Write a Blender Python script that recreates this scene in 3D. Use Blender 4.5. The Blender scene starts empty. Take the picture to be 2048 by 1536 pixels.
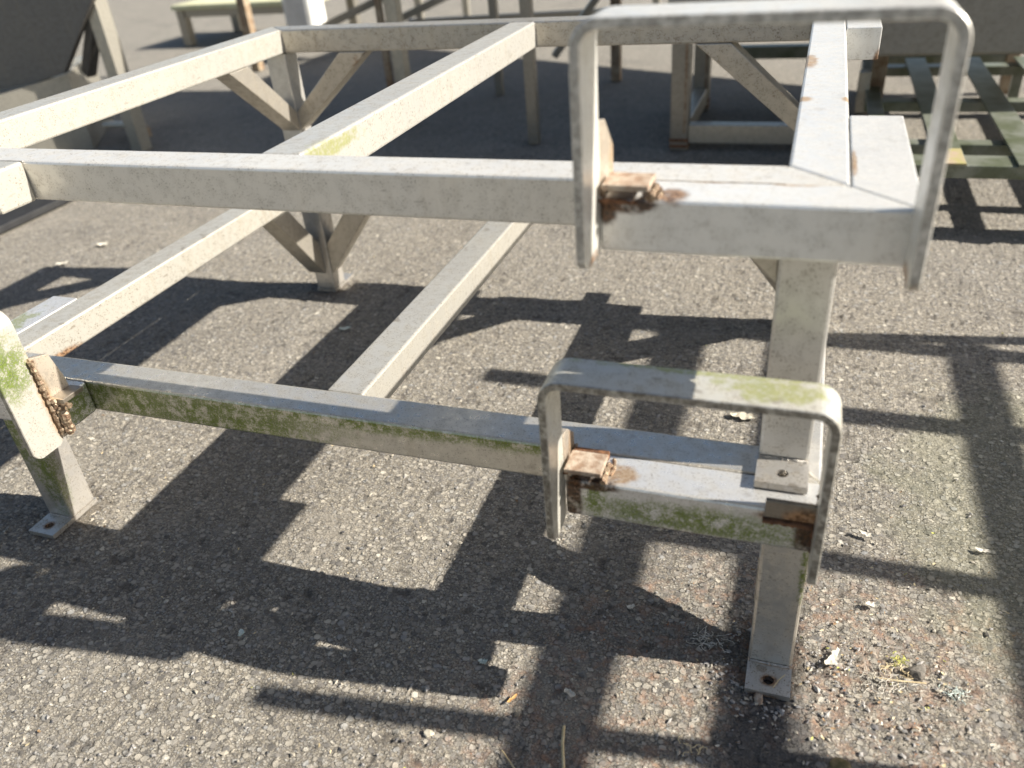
import bpy, bmesh, math, random
import numpy as np
from mathutils import Vector
random.seed(7)
S = bpy.context.scene
COL = S.collection

# ---------------------------------------------------------------- camera
cam_d = bpy.data.cameras.new('camera'); cam = bpy.data.objects.new('camera', cam_d); COL.objects.link(cam)
cam.location = (-0.0447, -0.8127, 0.9556)
cam.rotation_mode = 'XYZ'; cam.rotation_euler = (1.0108, 0.0781, 0.329)
cam_d.sensor_fit = 'HORIZONTAL'; cam_d.sensor_width = 36.0; cam_d.lens = 36.0*1610.28/2048
cam_d.clip_start = .02; cam_d.clip_end = 300
cam_d.dof.use_dof = True; cam_d.dof.focus_distance = 1.28; cam_d.dof.aperture_fstop = 3.0
S.camera = cam
# ---------------------------------------------------------------- world, sun, exposure
KX, KY = 1.445, .192
ELEV = math.atan2(1, math.hypot(KX, KY)); AZ = math.atan2(KX, KY)
W = bpy.data.worlds.new('World'); S.world = W; W.use_nodes = True
nt = W.node_tree; bg = nt.nodes['Background']
sky = nt.nodes.new('ShaderNodeTexSky'); sky.sky_type = 'NISHITA'; sky.sun_disc = False
sky.sun_elevation = ELEV; sky.sun_rotation = AZ; sky.air_density = 1.0; sky.dust_density = 1.6
nt.links.new(sky.outputs[0], bg.inputs[0]); bg.inputs[1].default_value = .054
sd = bpy.data.lights.new('sun', 'SUN'); sun = bpy.data.objects.new('sun', sd); COL.objects.link(sun)
sd.energy = 5.0; sd.angle = math.radians(.5); sd.color = (1, .945, .86)
sun.rotation_euler = Vector((KX, KY, 1)).to_track_quat('Z', 'Y').to_euler()
S.view_settings.view_transform = 'Standard'; S.view_settings.look = 'None'
S.view_settings.exposure = 1.36; S.view_settings.gamma = 1
S.view_settings.use_curve_mapping = False

# ---------------------------------------------------------------- node helpers
class NT:
    def __init__(s, name):
        s.m = bpy.data.materials.new(name); s.m.use_nodes = True; s.t = s.m.node_tree
        s.b = s.t.nodes['Principled BSDF']
        g = s.n('ShaderNodeNewGeometry'); s.pos = g.outputs['Position']; s.nor = g.outputs['Normal']
    def n(s, k, **kw):
        x = s.t.nodes.new(k)
        for a, v in kw.items(): setattr(x, a, v)
        return x
    def put(s, sock, v):
        if isinstance(v, bpy.types.NodeSocket): s.t.links.new(v, sock)
        else: sock.default_value = v
    def math(s, op, a, b=0.0, clamp=False):
        x = s.n('ShaderNodeMath', operation=op); x.use_clamp = clamp
        s.put(x.inputs[0], a); s.put(x.inputs[1], b); return x.outputs[0]
    def noise(s, scale, detail=4, rough=.55, vec=None, stretch=None, seed=0.0):
        v = vec or s.pos
        if stretch or seed:
            mp = s.n('ShaderNodeMapping'); s.put(mp.inputs[0], v)
            if stretch: mp.inputs['Scale'].default_value = stretch
            mp.inputs['Location'].default_value = (seed, seed*1.7, -seed); v = mp.outputs[0]
        x = s.n('ShaderNodeTexNoise'); s.put(x.inputs['Vector'], v)
        x.inputs['Scale'].default_value = scale; x.inputs['Detail'].default_value = detail; x.inputs['Roughness'].default_value = rough
        return x.outputs[0]
    def step(s, v, lo, hi, a=0.0, b=1.0):
        x = s.n('ShaderNodeMapRange', interpolation_type='SMOOTHSTEP'); s.put(x.inputs[0], v)
        for i, q in zip((1, 2, 3, 4), (lo, hi, a, b)): x.inputs[i].default_value = q
        return x.outputs[0]
    def mix(s, f, a, b, mode='MIX'):
        x = s.n('ShaderNodeMix', data_type='RGBA', blend_type=mode); s.put(x.inputs[0], f)
        s.put(x.inputs[6], a if isinstance(a, bpy.types.NodeSocket) else (*a[:3], 1))
        s.put(x.inputs[7], b if isinstance(b, bpy.types.NodeSocket) else (*b[:3], 1)); return x.outputs[2]
    def spot(s, c, r, nz, wob=.6):
        """soft blob of wear at a place: 1 at its middle, 0 outside, with a ragged edge"""
        x = s.n('ShaderNodeVectorMath', operation='SUBTRACT'); s.put(x.inputs[0], s.pos); x.inputs[1].default_value = c
        y = s.n('ShaderNodeVectorMath', operation='DIVIDE'); s.put(y.inputs[0], x.outputs[0]); y.inputs[1].default_value = r
        z = s.n('ShaderNodeVectorMath', operation='LENGTH'); s.put(z.inputs[0], y.outputs[0])
        d = s.math('ADD', z.outputs['Value'], s.math('MULTIPLY', s.math('SUBTRACT', nz, .5), wob*2.4))
        return s.step(d, 1.05, .55)
    def mx(s, l):
        o = l[0]
        for q in l[1:]: o = s.math('MAXIMUM', o, q)
        return o
    def bump(s, h, strength=.4, dist=.001, prev=None):
        x = s.n('ShaderNodeBump'); x.inputs['Strength'].default_value = strength; x.inputs['Distance'].default_value = dist
        s.put(x.inputs['Height'], h)
        if prev: s.put(x.inputs['Normal'], prev)
        return x.outputs[0]

def steel(name, base=(.64, .605, .53), rust=(), algae=(), lichen=(), grime=.5, metallic=.68, rough=.36, algae_top=False, brush=None, edge=0):
    s = NT(name)
    fine = s.noise(420, 3, .6); mid = s.noise(60, 5, .62, seed=3.1); big = s.noise(7, 4, .5, seed=9.7)
    blob = s.noise(95, 4, .6, seed=5.0)
    c = s.mix(s.step(mid, .40, .72), base, [q*k for q, k in zip(base, (.90, .885, .86))])
    c = s.mix(s.step(big, .35, .7), c, s.mix(1, c, (.95, .955, .97), 'MULTIPLY'))
    dirt = s.math('MULTIPLY', s.step(fine, .56, .64), s.step(mid, .36, .60), True)
    c = s.mix(s.math('MULTIPLY', dirt, min(1, grime*1.15)), c, (.155, .12, .08))
    run = s.noise(26, 3, .6, stretch=(1.6, 1.6, .12), seed=1.3)
    c = s.mix(s.math('MULTIPLY', s.step(run, .55, .75), .28*grime), c, (.34, .27, .17))
    scr = s.noise(700, 2, .5, stretch=brush or (.03, 1, 1), seed=2)
    c = s.mix(s.math('MULTIPLY', s.step(scr, .60, .75), .18), c, (.75, .74, .72))
    chips = s.noise(33, 6, .72, seed=12.3)
    c = s.mix(s.math('MULTIPLY', s.step(chips, .60, .66), .55*grime), c, (.30, .27, .22))
    sc2 = s.noise(160, 2, .4, stretch=(.25, .25, 1), seed=15)
    c = s.mix(s.math('MULTIPLY', s.math('MULTIPLY', s.step(sc2, .66, .72), s.step(big, .45, .6)), .6*grime), c, (.22, .18, .13))
    metal = metallic; ro = s.step(mid, .3, .7, rough-.08, rough+.12)
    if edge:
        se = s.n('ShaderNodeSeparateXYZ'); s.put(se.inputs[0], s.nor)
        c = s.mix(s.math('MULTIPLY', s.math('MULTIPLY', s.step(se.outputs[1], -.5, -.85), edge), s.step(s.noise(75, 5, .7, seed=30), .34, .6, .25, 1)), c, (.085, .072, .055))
    if algae:
        cover = s.noise(52, 8, .74, seed=4.2); speck = s.noise(420, 3, .7, seed=8)
        m = s.mx([s.spot(p, r, cover, 1.25) for p, r in algae])
        m = s.math('MULTIPLY', m, s.step(s.math('ADD', cover, s.math('MULTIPLY', speck, .6)), .655, .87))
        if not algae_top:
            sp = s.n('ShaderNodeSeparateXYZ'); s.put(sp.inputs[0], s.nor); m = s.math('MULTIPLY', m, s.step(sp.outputs[2], .6, .2))
        gc = s.mix(s.step(speck, .35, .62), (.05, .085, .006), (.175, .235, .03))
        c = s.mix(s.math('MULTIPLY', m, .93), c, gc); am = m
    if lichen:
        cover = s.noise(45, 5, .6, seed=6.6)
        m2 = s.mx([s.spot(p, r, cover, .9) for p, r in lichen])
        c = s.mix(s.math('MULTIPLY', m2, s.step(s.noise(240, 2), .3, .6, .35, .8)), c, (.34, .35, .12))
    if rust:
        rn = s.noise(55, 3, .55, seed=7.7); rf = s.noise(240, 3, .6, seed=2.2)
        for p, r, k in rust:
            m3 = s.spot(p, r, rn, .38)
            tone = s.mix(s.step(rf, .38, .62), (.38, .225, .12), (.12, .06, .03)) if k < 1 else s.mix(s.step(rf, .36, .66), (.105, .05, .022), (.022, .013, .008))
            if k < .4: tone = s.mix(s.step(rf, .4, .7), (.52, .38, .24), (.36, .21, .11))
            c = s.mix(s.math('MULTIPLY', m3, s.step(s.math('ADD', rn, s.math('MULTIPLY', rf, .4)), .42, .70, .35, .95)), c, tone)
    s.put(s.b.inputs['Base Color'], c); s.b.inputs['Metallic'].default_value = metal
    s.put(s.b.inputs['Roughness'], ro); s.b.inputs['Specular IOR Level'].default_value = .45
    h = s.math('ADD', s.math('MULTIPLY', fine, .35), blob)
    s.put(s.b.inputs['Normal'], s.bump(h, .22, .0012))
    return s.m

def simple(name, a, b, scale=30, rough=.7, metallic=0, bump=.3, stretch=None, dist=.002):
    s = NT(name); nz = s.noise(scale, 5, .62, stretch=stretch); f = s.noise(scale*7, 3, .6, seed=2)
    c = s.mix(s.step(nz, .35, .66), a, b); c = s.mix(s.math('MULTIPLY', s.step(f, .55, .7), .35), c, [q*.5 for q in a])
    s.put(s.b.inputs['Base Color'], c); s.b.inputs['Roughness'].default_value = rough; s.b.inputs['Metallic'].default_value = metallic
    s.put(s.b.inputs['Normal'], s.bump(s.math('ADD', nz, s.math('MULTIPLY', f, .4)), bump, dist)); return s.m

# ---------------------------------------------------------------- mesh helpers
def thing(name, label, cat, loc=(0, 0, 0), group=None):
    o = bpy.data.objects.new(name, None); COL.objects.link(o); o.location = loc
    o['label'] = label; o['category'] = cat
    if group: o['group'] = group
    o.empty_display_size = .1
    return o
def origin(parent):
    v = Vector((0, 0, 0))
    while parent: v += parent.location; parent = parent.parent
    return v
def link(name, bm, mat, parent=None, smooth=False):
    bmesh.ops.recalc_face_normals(bm, faces=bm.faces)
    if parent: bmesh.ops.translate(bm, verts=bm.verts, vec=-origin(parent))
    me = bpy.data.meshes.new(name); bm.to_mesh(me); bm.free()
    if smooth:
        for p in me.polygons: p.use_smooth = True
    me.materials.append(mat)
    o = bpy.data.objects.new(name, me); COL.objects.link(o)
    if parent: o.parent = parent
    return o
def add_prism(bm, poly, axis, a0, a1):
    """polygon in the plane across `axis`, pushed from a0 to a1; poly in the order of the two other axes"""
    def P(u, v, w):
        return (w, u, v) if axis == 0 else ((u, w, v) if axis == 1 else (u, v, w))
    A = [bm.verts.new(P(u, v, a0)) for u, v in poly]; B = [bm.verts.new(P(u, v, a1)) for u, v in poly]
    fs = [bm.faces.new(A), bm.faces.new(B[::-1])]; n = len(poly)
    for i in range(n): fs.append(bm.faces.new((A[i], B[i], B[(i+1) % n], A[(i+1) % n])))
    return A+B, fs
def prism(poly, axis, a0, a1, bevel=0.0, seg=2):
    bm = bmesh.new(); add_prism(bm, poly, axis, a0, a1)
    bmesh.ops.recalc_face_normals(bm, faces=bm.faces)
    if bevel: bmesh.ops.bevel(bm, geom=list(bm.edges), offset=bevel, segments=seg, profile=.5, affect='EDGES', clamp_overlap=True)
    return bm
def rect(u0, u1, v0, v1): return [(u0, v0), (u1, v0), (u1, v1), (u0, v1)]
def box(x0, x1, y0, y1, z0, z1, bevel=.003, seg=2): return prism(rect(x0, x1, y0, y1), 2, z0, z1, bevel, seg)
def rod(bm, a, b, w, d=None):
    """square bar from a to b"""
    a, b = Vector(a), Vector(b); t = (b-a).normalized(); up = Vector((0, 0, 1)) if abs(t.z) < .9 else Vector((0, 1, 0))
    u = t.cross(up).normalized(); v = u.cross(t); d = d or w
    A = [bm.verts.new(a+u*sx*w/2+v*sy*d/2) for sx, sy in ((-1, -1), (1, -1), (1, 1), (-1, 1))]
    B = [bm.verts.new(b+u*sx*w/2+v*sy*d/2) for sx, sy in ((-1, -1), (1, -1), (1, 1), (-1, 1))]
    bm.faces.new(A); bm.faces.new(B[::-1])
    for i in range(4): bm.faces.new((A[i], B[i], B[(i+1) % 4], A[(i+1) % 4]))
def bar(a, b, w, d=None, bevel=.003):
    bm = bmesh.new(); rod(bm, a, b, w, d); bmesh.ops.recalc_face_normals(bm, faces=bm.faces)
    if bevel: bmesh.ops.bevel(bm, geom=list(bm.edges), offset=bevel, segments=2, profile=.5, affect='EDGES', clamp_overlap=True)
    return bm
def weld(pts, r=.0028, seed=1):
    """lumpy bead along a polyline"""
    rnd = random.Random(seed); bm = bmesh.new(); pts = [Vector(p) for p in pts]; rings = []
    for i in range(len(pts)-1):
        a, b = pts[i], pts[i+1]; L = (b-a).length; n = max(3, int(L/.0035)); t = (b-a).normalized()
        u = t.orthogonal().normalized(); v = t.cross(u)
        for k in range(n+1):
            q = a.lerp(b, k/n); rr = r*(.75+.5*rnd.random()); jit = Vector([rnd.uniform(-1, 1)*r*.22 for _ in range(3)])
            rings.append([bm.verts.new(q+jit+(u*math.cos(w)+v*math.sin(w))*rr) for w in [j*math.tau/7 for j in range(7)]])
    for a, b in zip(rings, rings[1:]):
        for j in range(7): bm.faces.new((a[j], a[(j+1) % 7], b[(j+1) % 7], b[j]))
    bm.faces.new(rings[0]); bm.faces.new(rings[-1][::-1])
    return bm
def foot_plate(x0, x1, yf, yleg, yb, z, t, hole=(0, 0), r=.0072):
    """flat plate with a bolt hole in the part that sticks out in front of the leg"""
    bm = bmesh.new(); cx, cy = hole; n = 24; N = []
    for i in range(n):
        w = math.tau*i/n; c, s_ = math.cos(w), math.sin(w)
        k = min((x1-cx)/c if c > 1e-6 else 1e9, (x0-cx)/c if c < -1e-6 else 1e9, (yleg-cy)/s_ if s_ > 1e-6 else 1e9, (yf-cy)/s_ if s_ < -1e-6 else 1e9)
        px, py = cx+c*k, cy+s_*k
        N.append(((cx+c*r, cy+s_*r), (px, py)))
    # snap nearest samples to the four corners
    for X, Y in ((x0, yf), (x1, yf), (x1, yleg), (x0, yleg)):
        i = min(range(n), key=lambda i: math.hypot(N[i][1][0]-X, N[i][1][1]-Y)); N[i] = (N[i][0], (X, Y))
    lay = []
    for zz in (z, z+t):
        lay.append(([bm.verts.new((*a, zz)) for a, b in N], [bm.verts.new((*b, zz)) for a, b in N]))
    for i in range(n):
        j = (i+1) % n
        for li in (0, 1): bm.faces.new((lay[li][0][i], lay[li][0][j], lay[li][1][j], lay[li][1][i]))
        bm.faces.new((lay[0][0][i], lay[0][0][j], lay[1][0][j], lay[1][0][i]))
        bm.faces.new((lay[0][1][i], lay[0][1][j], lay[1][1][j], lay[1][1][i]))
    add_prism(bm, rect(x0, x1, yleg, yb), 2, z+.0003, z+t-.0003)
    return bm
def hoop(xl, xr, yf, yb, zt, zb, t=.0095, R=.026, zbr=None):
    """flat bar bent into an upside-down U; its free ends are cut with rounded corners"""
    zbr = zb if zbr is None else zbr
    P = []; c = t/2
    def leg_end(x, z, s_):
        return [((x, z+d), q, (1, 0) if s_ < 0 else (-1, 0)) for d, q in ((0, .012), (.0025, .007), (.006, .003), (.012, .0))]
    left = leg_end(xl, zb, -1); right = leg_end(xr, zbr, 1)
    seq = []
    for (p, q, nn) in left: seq.append((p, q, nn))
    m = 9
    for i in range(m+1):
        w = math.pi-i/m*math.pi/2; seq.append(((xl+R+R*math.cos(w), zt-R+R*math.sin(w)), 0, (-math.cos(w), -math.sin(w))))
    for i in range(m+1):
        w = math.pi/2-i/m*math.pi/2; seq.append(((xr-R+R*math.cos(w), zt-R+R*math.sin(w)), 0, (-math.cos(w), -math.sin(w))))
    for (p, q, nn) in right[::-1]: seq.append((p, q, nn))
    bm = bmesh.new(); rings = []; e = .0011
    for (x, z), q, (nx, nz) in seq:
        y0, y1 = yf+q, yb-q*.9
        sec = [(y0+e, 0), (y1-e, 0), (y1, e), (y1, t-e), (y1-e, t), (y0+e, t), (y0, t-e), (y0, e)]
        rings.append([bm.verts.new((x+nx*d, y, z+nz*d)) for y, d in sec])
    for a, b in zip(rings, rings[1:]):
        for j in range(8): bm.faces.new((a[j], a[(j+1) % 8], b[(j+1) % 8], b[j]))
    bm.faces.new(rings[0]); bm.faces.new(rings[-1][::-1])
    bmesh.ops.recalc_face_normals(bm, faces=bm.faces)
    return bm

# ---------------------------------------------------------------- ground
def hash2(ix, iy, k):
    v = (ix.astype(np.int64)*73856093) ^ (iy.astype(np.int64)*19349663) ^ (k*83492791)
    v = (v ^ (v >> 13))*1274126177 & 0x7fffffff
    v = (v ^ (v >> 16))*668265263 & 0x7fffffff
    return ((v ^ (v >> 15)) & 0xffffff)/float(0xffffff)
def worley(x, y, s, k):
    gx, gy = x/s, y/s; ix, iy = np.floor(gx), np.floor(gy)
    f1 = np.full(x.shape, 9.); f2 = np.full(x.shape, 9.); cxi = np.zeros(x.shape); cyi = np.zeros(x.shape); dx1 = np.zeros(x.shape); dy1 = np.zeros(x.shape)
    for a in (-1, 0, 1):
        for b in (-1, 0, 1):
            jx, jy = ix+a, iy+b
            px = jx+.1+.8*hash2(jx, jy, k); py = jy+.1+.8*hash2(jx, jy, k+1)
            an = hash2(jx, jy, k+2)*math.pi; st = .72+.5*hash2(jx, jy, k+3)
            ux, uy = gx-px, gy-py; c, s_ = np.cos(an), np.sin(an)
            d = np.hypot((ux*c+uy*s_)*st, (-ux*s_+uy*c)/st)
            m = d < f1; f2 = np.where(m, f1, np.minimum(f2, d)); f1 = np.where(m, d, f1)
            cxi = np.where(m, jx, cxi); cyi = np.where(m, jy, cyi); dx1 = np.where(m, ux, dx1); dy1 = np.where(m, uy, dy1)
    return f1, f2, cxi, cyi, dx1, dy1
def smooth01(v, a, b):
    t = np.clip((v-a)/(b-a), 0, 1); return t*t*(3-2*t)
def vnoise(x, y, s, k):
    gx, gy = x/s, y/s; ix, iy = np.floor(gx), np.floor(gy); fx, fy = gx-ix, gy-iy; fx = fx*fx*(3-2*fx); fy = fy*fy*(3-2*fy)
    return (hash2(ix, iy, k)*(1-fx)+hash2(ix+1, iy, k)*fx)*(1-fy)+(hash2(ix, iy+1, k)*(1-fx)+hash2(ix+1, iy+1, k)*fx)*fy
def ground_height(x, y):
    """real relief of worn tarmac: angular chippings set in a sandy binder; also returns each chip's own tone"""
    wx = x+.0022*(vnoise(x, y, .006, 40)-.5)*2; wy = y+.0022*(vnoise(x, y, .006, 44)-.5)*2
    f1, f2, cx, cy, dx, dy = worley(wx, wy, .0112, 3)
    e = f2-f1; r = hash2(cx, cy, 11); keep = (hash2(cx, cy, 12) > .30)
    prof = smooth01(e, .05, .34)*keep
    tilt = (hash2(cx, cy, 13)-.5)*dx+(hash2(cx, cy, 14)-.5)*dy
    h = prof*(.0007+.0022*r*r+tilt*.0034)
    g1, g2, gx_, gy_, ex, ey = worley(wx+3.3, wy+1.7, .0052, 21)
    e2 = g2-g1; keep2 = hash2(gx_, gy_, 24) > .25
    h2 = smooth01(e2, .04, .3)*(.0004+.0011*hash2(gx_, gy_, 22)+(hash2(gx_, gy_, 25)-.5)*ex*.0011)*keep2
    h = np.where(prof > .4, h+h2*.28, h+h2)
    h += .0010*vnoise(x, y, .045, 31)+.0005*vnoise(x, y, .013, 33)
    pit = smooth01(vnoise(x, y, .011, 51)*vnoise(x, y, .026, 52), .52, .70); h -= pit*.0020
    tone = np.where(prof > .4, hash2(cx, cy, 15), .44+.25*(hash2(gx_, gy_, 23)-.5))
    return h, tone, np.clip(prof, 0, 1), pit
def axis_pts(lo, f0, f1, hi, st, g):
    a = list(np.arange(f0, f1, st)); q = st; p = a[-1]
    while p < hi: q *= 1+g; p += q; a.append(p)
    q = st; p = f0; b = []
    while p > lo: q *= 1+g; p -= q; b.append(p)
    return np.array(b[::-1]+a)
def make_ground(mat):
    xs = axis_pts(-9, -1.75, .62, 3, .0031, .0065); ys = axis_pts(-1.2, -.42, .75, 8, .0031, .0055)
    X, Y = np.meshgrid(xs, ys); x, y = X.ravel(), Y.ravel()
    h, tone, prof, pit = ground_height(x, y)
    gx = np.gradient(xs); gy = np.gradient(ys); GX, GY = np.meshgrid(gx, gy); st = np.maximum(GX, GY).ravel()
    fade = 1-smooth01(st, .009, .03); h = h*fade-.0042+.0*st
    nx, ny = len(xs), len(ys); co = np.empty((nx*ny, 3)); co[:, 0] = x; co[:, 1] = y; co[:, 2] = h
    I = np.arange(nx*ny).reshape(ny, nx); Q = np.stack([I[:-1, :-1], I[:-1, 1:], I[1:, 1:], I[1:, :-1]], -1).reshape(-1, 4)
    me = bpy.data.meshes.new('ground'); me.vertices.add(len(co)); me.vertices.foreach_set('co', co.ravel())
    # outer sheet to the horizon, joined to the rim of the fine part
    n = len(Q); me.loops.add(n*4); me.polygons.add(n)
    me.loops.foreach_set('vertex_index', Q.ravel()); me.polygons.foreach_set('loop_start', np.arange(n)*4); me.polygons.foreach_set('loop_total', np.full(n, 4))
    me.update(calc_edges=True); me.validate()
    for nm, v in (('tone', tone), ('chip', prof), ('pit', pit), ('blend', fade)):
        at = me.attributes.new(nm, 'FLOAT', 'POINT'); at.data.foreach_set('value', v.astype(np.float32))
    me.polygons.foreach_set('use_smooth', np.ones(n, dtype=bool))
    me.materials.append(mat); o = bpy.data.objects.new('ground', me); COL.objects.link(o); o['kind'] = 'structure'
    print('ground verts', len(co))
    bm = bmesh.new(); add_prism(bm, rect(-140, 140, -140, 140), 2, -.3, -.012)
    far = link('ground_beyond', bm, mat); far['kind'] = 'structure'

def tarmac():
    s = NT('tarmac')
    def at(n): x = s.n('ShaderNodeAttribute'); x.attribute_name = n; return x.outputs['Fac']
    tone, chip, pit, bl = at('tone'), at('chip'), at('pit'), at('blend')
    big = s.noise(1.6, 4, .55, seed=2); mid = s.noise(14, 4, .6, seed=5); fine = s.noise(520, 3, .65)
    rp = s.n('ShaderNodeValToRGB'); s.put(rp.inputs[0], tone); cr = rp.color_ramp
    stops = [(0, (.085, .08, .076)), (.16, (.15, .14, .13)), (.42, (.215, .198, .170)), (.62, (.26, .236, .200)), (.80, (.19, .19, .188)), (.90, (.33, .30, .25)), (.97, (.42, .40, .345)), (1, (.60, .58, .53))]
    while len(cr.elements) < len(stops): cr.elements.new(.5)
    for e, (p, c) in zip(cr.elements, stops): e.position = p; e.color = (*c, 1)
    sand = s.mix(s.step(fine, .35, .65), (.25, .225, .180), (.15, .135, .11))
    c = s.mix(chip, sand, rp.outputs[0])
    c = s.mix(s.math('MULTIPLY', s.step(mid, .42, .62), .55), c, s.mix(.6, c, (.235, .21, .17)))
    # shader-level chips: two sizes of angular aggregate, each with its own tone and its own plateau height
    wob = s.n('ShaderNodeTexNoise'); wob.inputs['Scale'].default_value = 170; wob.inputs['Detail'].default_value = 4; wob.inputs['Roughness'].default_value = .7; s.put(wob.inputs['Vector'], s.pos)
    vm = s.n('ShaderNodeVectorMath', operation='MULTIPLY_ADD'); s.put(vm.inputs[0], wob.outputs['Color']); vm.inputs[1].default_value = (.0075, .0075, 0); s.put(vm.inputs[2], s.pos)
    def cells(scale, seed):
        mp = s.n('ShaderNodeMapping'); s.put(mp.inputs[0], vm.outputs[0]); mp.inputs['Location'].default_value = (seed, seed*.7, 0); mp.inputs['Scale'].default_value = (1, 1.12, .01)
        a = s.n('ShaderNodeTexVoronoi', feature='F1', voronoi_dimensions='2D'); a.inputs['Scale'].default_value = scale; s.put(a.inputs['Vector'], mp.outputs[0])
        sc = s.n('ShaderNodeSeparateColor'); s.put(sc.inputs[0], a.outputs['Color'])
        rad = s.math('SUBTRACT', a.outputs['Distance'], s.math('MULTIPLY', sc.outputs[2], .22))
        return sc.outputs[0], sc.outputs[1], s.step(rad, .40, .22)
    r1, k1, e1 = cells(84, 3.0); r2, k2, e2 = cells(200, 9.0)
    big_on = s.math('GREATER_THAN', k1, .55)
    def tones(r):
        q = s.n('ShaderNodeValToRGB'); s.put(q.inputs[0], r); q.color_ramp.interpolation = 'LINEAR'; z = q.color_ramp
        st = [(0, (.06, .058, .058)), (.2, (.12, .115, .112)), (.5, (.25, .235, .21)), (.8, (.33, .305, .26)), (.93, (.22, .225, .23)), (1, (.50, .47, .40))]
        while len(z.elements) < len(st): z.elements.new(.5)
        for e, (p, cc) in zip(z.elements, st): e.position = p; e.color = (*cc, 1)
        return q.outputs[0]
    small = s.mix(e2, s.mix(s.step(fine, .4, .6), (.24, .218, .18), (.065, .058, .05)), tones(r2))
    chipm = s.math('MULTIPLY', big_on, e1)
    cs = s.mix(chipm, small, tones(r1))
    c = s.mix(.75, c, cs)
    hgt = s.math('MAXIMUM', s.math('MULTIPLY', chipm, s.math('ADD', .35, s.math('MULTIPLY', r1, .65))), s.math('MULTIPLY', e2, s.math('ADD', .08, s.math('MULTIPLY', r2, .42))))
    c = s.mix(s.math('MULTIPLY', pit, .6), c, (.07, .062, .054))
    c = s.mix(s.step(big, .3, .7, 0, .25), c, s.mix(1, c, (1.1, 1.05, .95), 'MULTIPLY'))
    # far away the chips merge into a speckle
    sp = s.noise(120, 3, .7, seed=6); farc = s.mix(s.step(sp, .35, .68), (.12, .113, .10), (.30, .28, .245))
    farc = s.mix(s.math('MULTIPLY', s.step(s.noise(60, 2, .5, seed=11), .70, .76), .8), farc, (.55, .54, .5))
    c = s.mix(bl, farc, c)
    c = s.mix(1, c, (1.13, 1.115, 1.08), 'MULTIPLY')
    patch = s.noise(3.2, 5, .65, seed=21); c = s.mix(s.step(patch, .50, .68, 0, .38), c, s.mix(1, c, (.62, .62, .64), 'MULTIPLY'))
    dust = s.noise(5.5, 5, .7, seed=33); c = s.mix(s.step(dust, .52, .68, 0, .40), c, (.30, .272, .225))
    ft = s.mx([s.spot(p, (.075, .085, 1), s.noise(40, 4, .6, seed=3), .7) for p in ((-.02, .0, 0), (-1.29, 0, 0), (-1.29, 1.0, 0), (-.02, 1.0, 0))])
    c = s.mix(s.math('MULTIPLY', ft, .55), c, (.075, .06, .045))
    # rusty soil round the near right foot, green tinge at the right, damp patch and painted shadow in front of the foot
    rn = s.noise(36, 6, .7, seed=3.3); rn2 = s.noise(150, 3, .6, seed=1)
    rz = s.mx([s.spot((.02, -.02, 0), (.42, .26, 1), s.noise(6, 3), .6), s.spot((-.2, -.22, 0), (.30, .2, 1), s.noise(7, 3, seed=2), .6)])
    c = s.mix(s.math('MULTIPLY', rz, s.step(rn, .46, .66, 0, .5)), c, s.mix(s.step(rn2, .4, .62), (.34, .18, .10), (.20, .13, .10)))
    c = s.mix(s.math('MULTIPLY', rz, s.step(rn2, .66, .74, 0, .6)), c, (.40, .15, .04))
    gz = s.spot((.33, .42, 0), (.20, .42, 1), s.noise(9, 3, seed=4), .7)
    c = s.mix(s.math('MULTIPLY', gz, .24), c, (.20, .21, .115))
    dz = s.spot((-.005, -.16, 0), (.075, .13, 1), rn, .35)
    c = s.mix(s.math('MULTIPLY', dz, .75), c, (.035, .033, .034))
    s.put(s.b.inputs['Base Color'], c)
    s.put(s.b.inputs['Roughness'], s.mix(dz, (.88,)*3, (.5,)*3)); s.b.inputs['Specular IOR Level'].default_value = .3
    n1 = s.bump(s.noise(300, 5, .8, seed=9), .8, .0026)
    n2 = s.bump(hgt, 1.0, .0058, n1)
    s.put(s.b.inputs['Normal'], n2)
    return s.m
TAR = tarmac()
make_ground(TAR)

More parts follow.
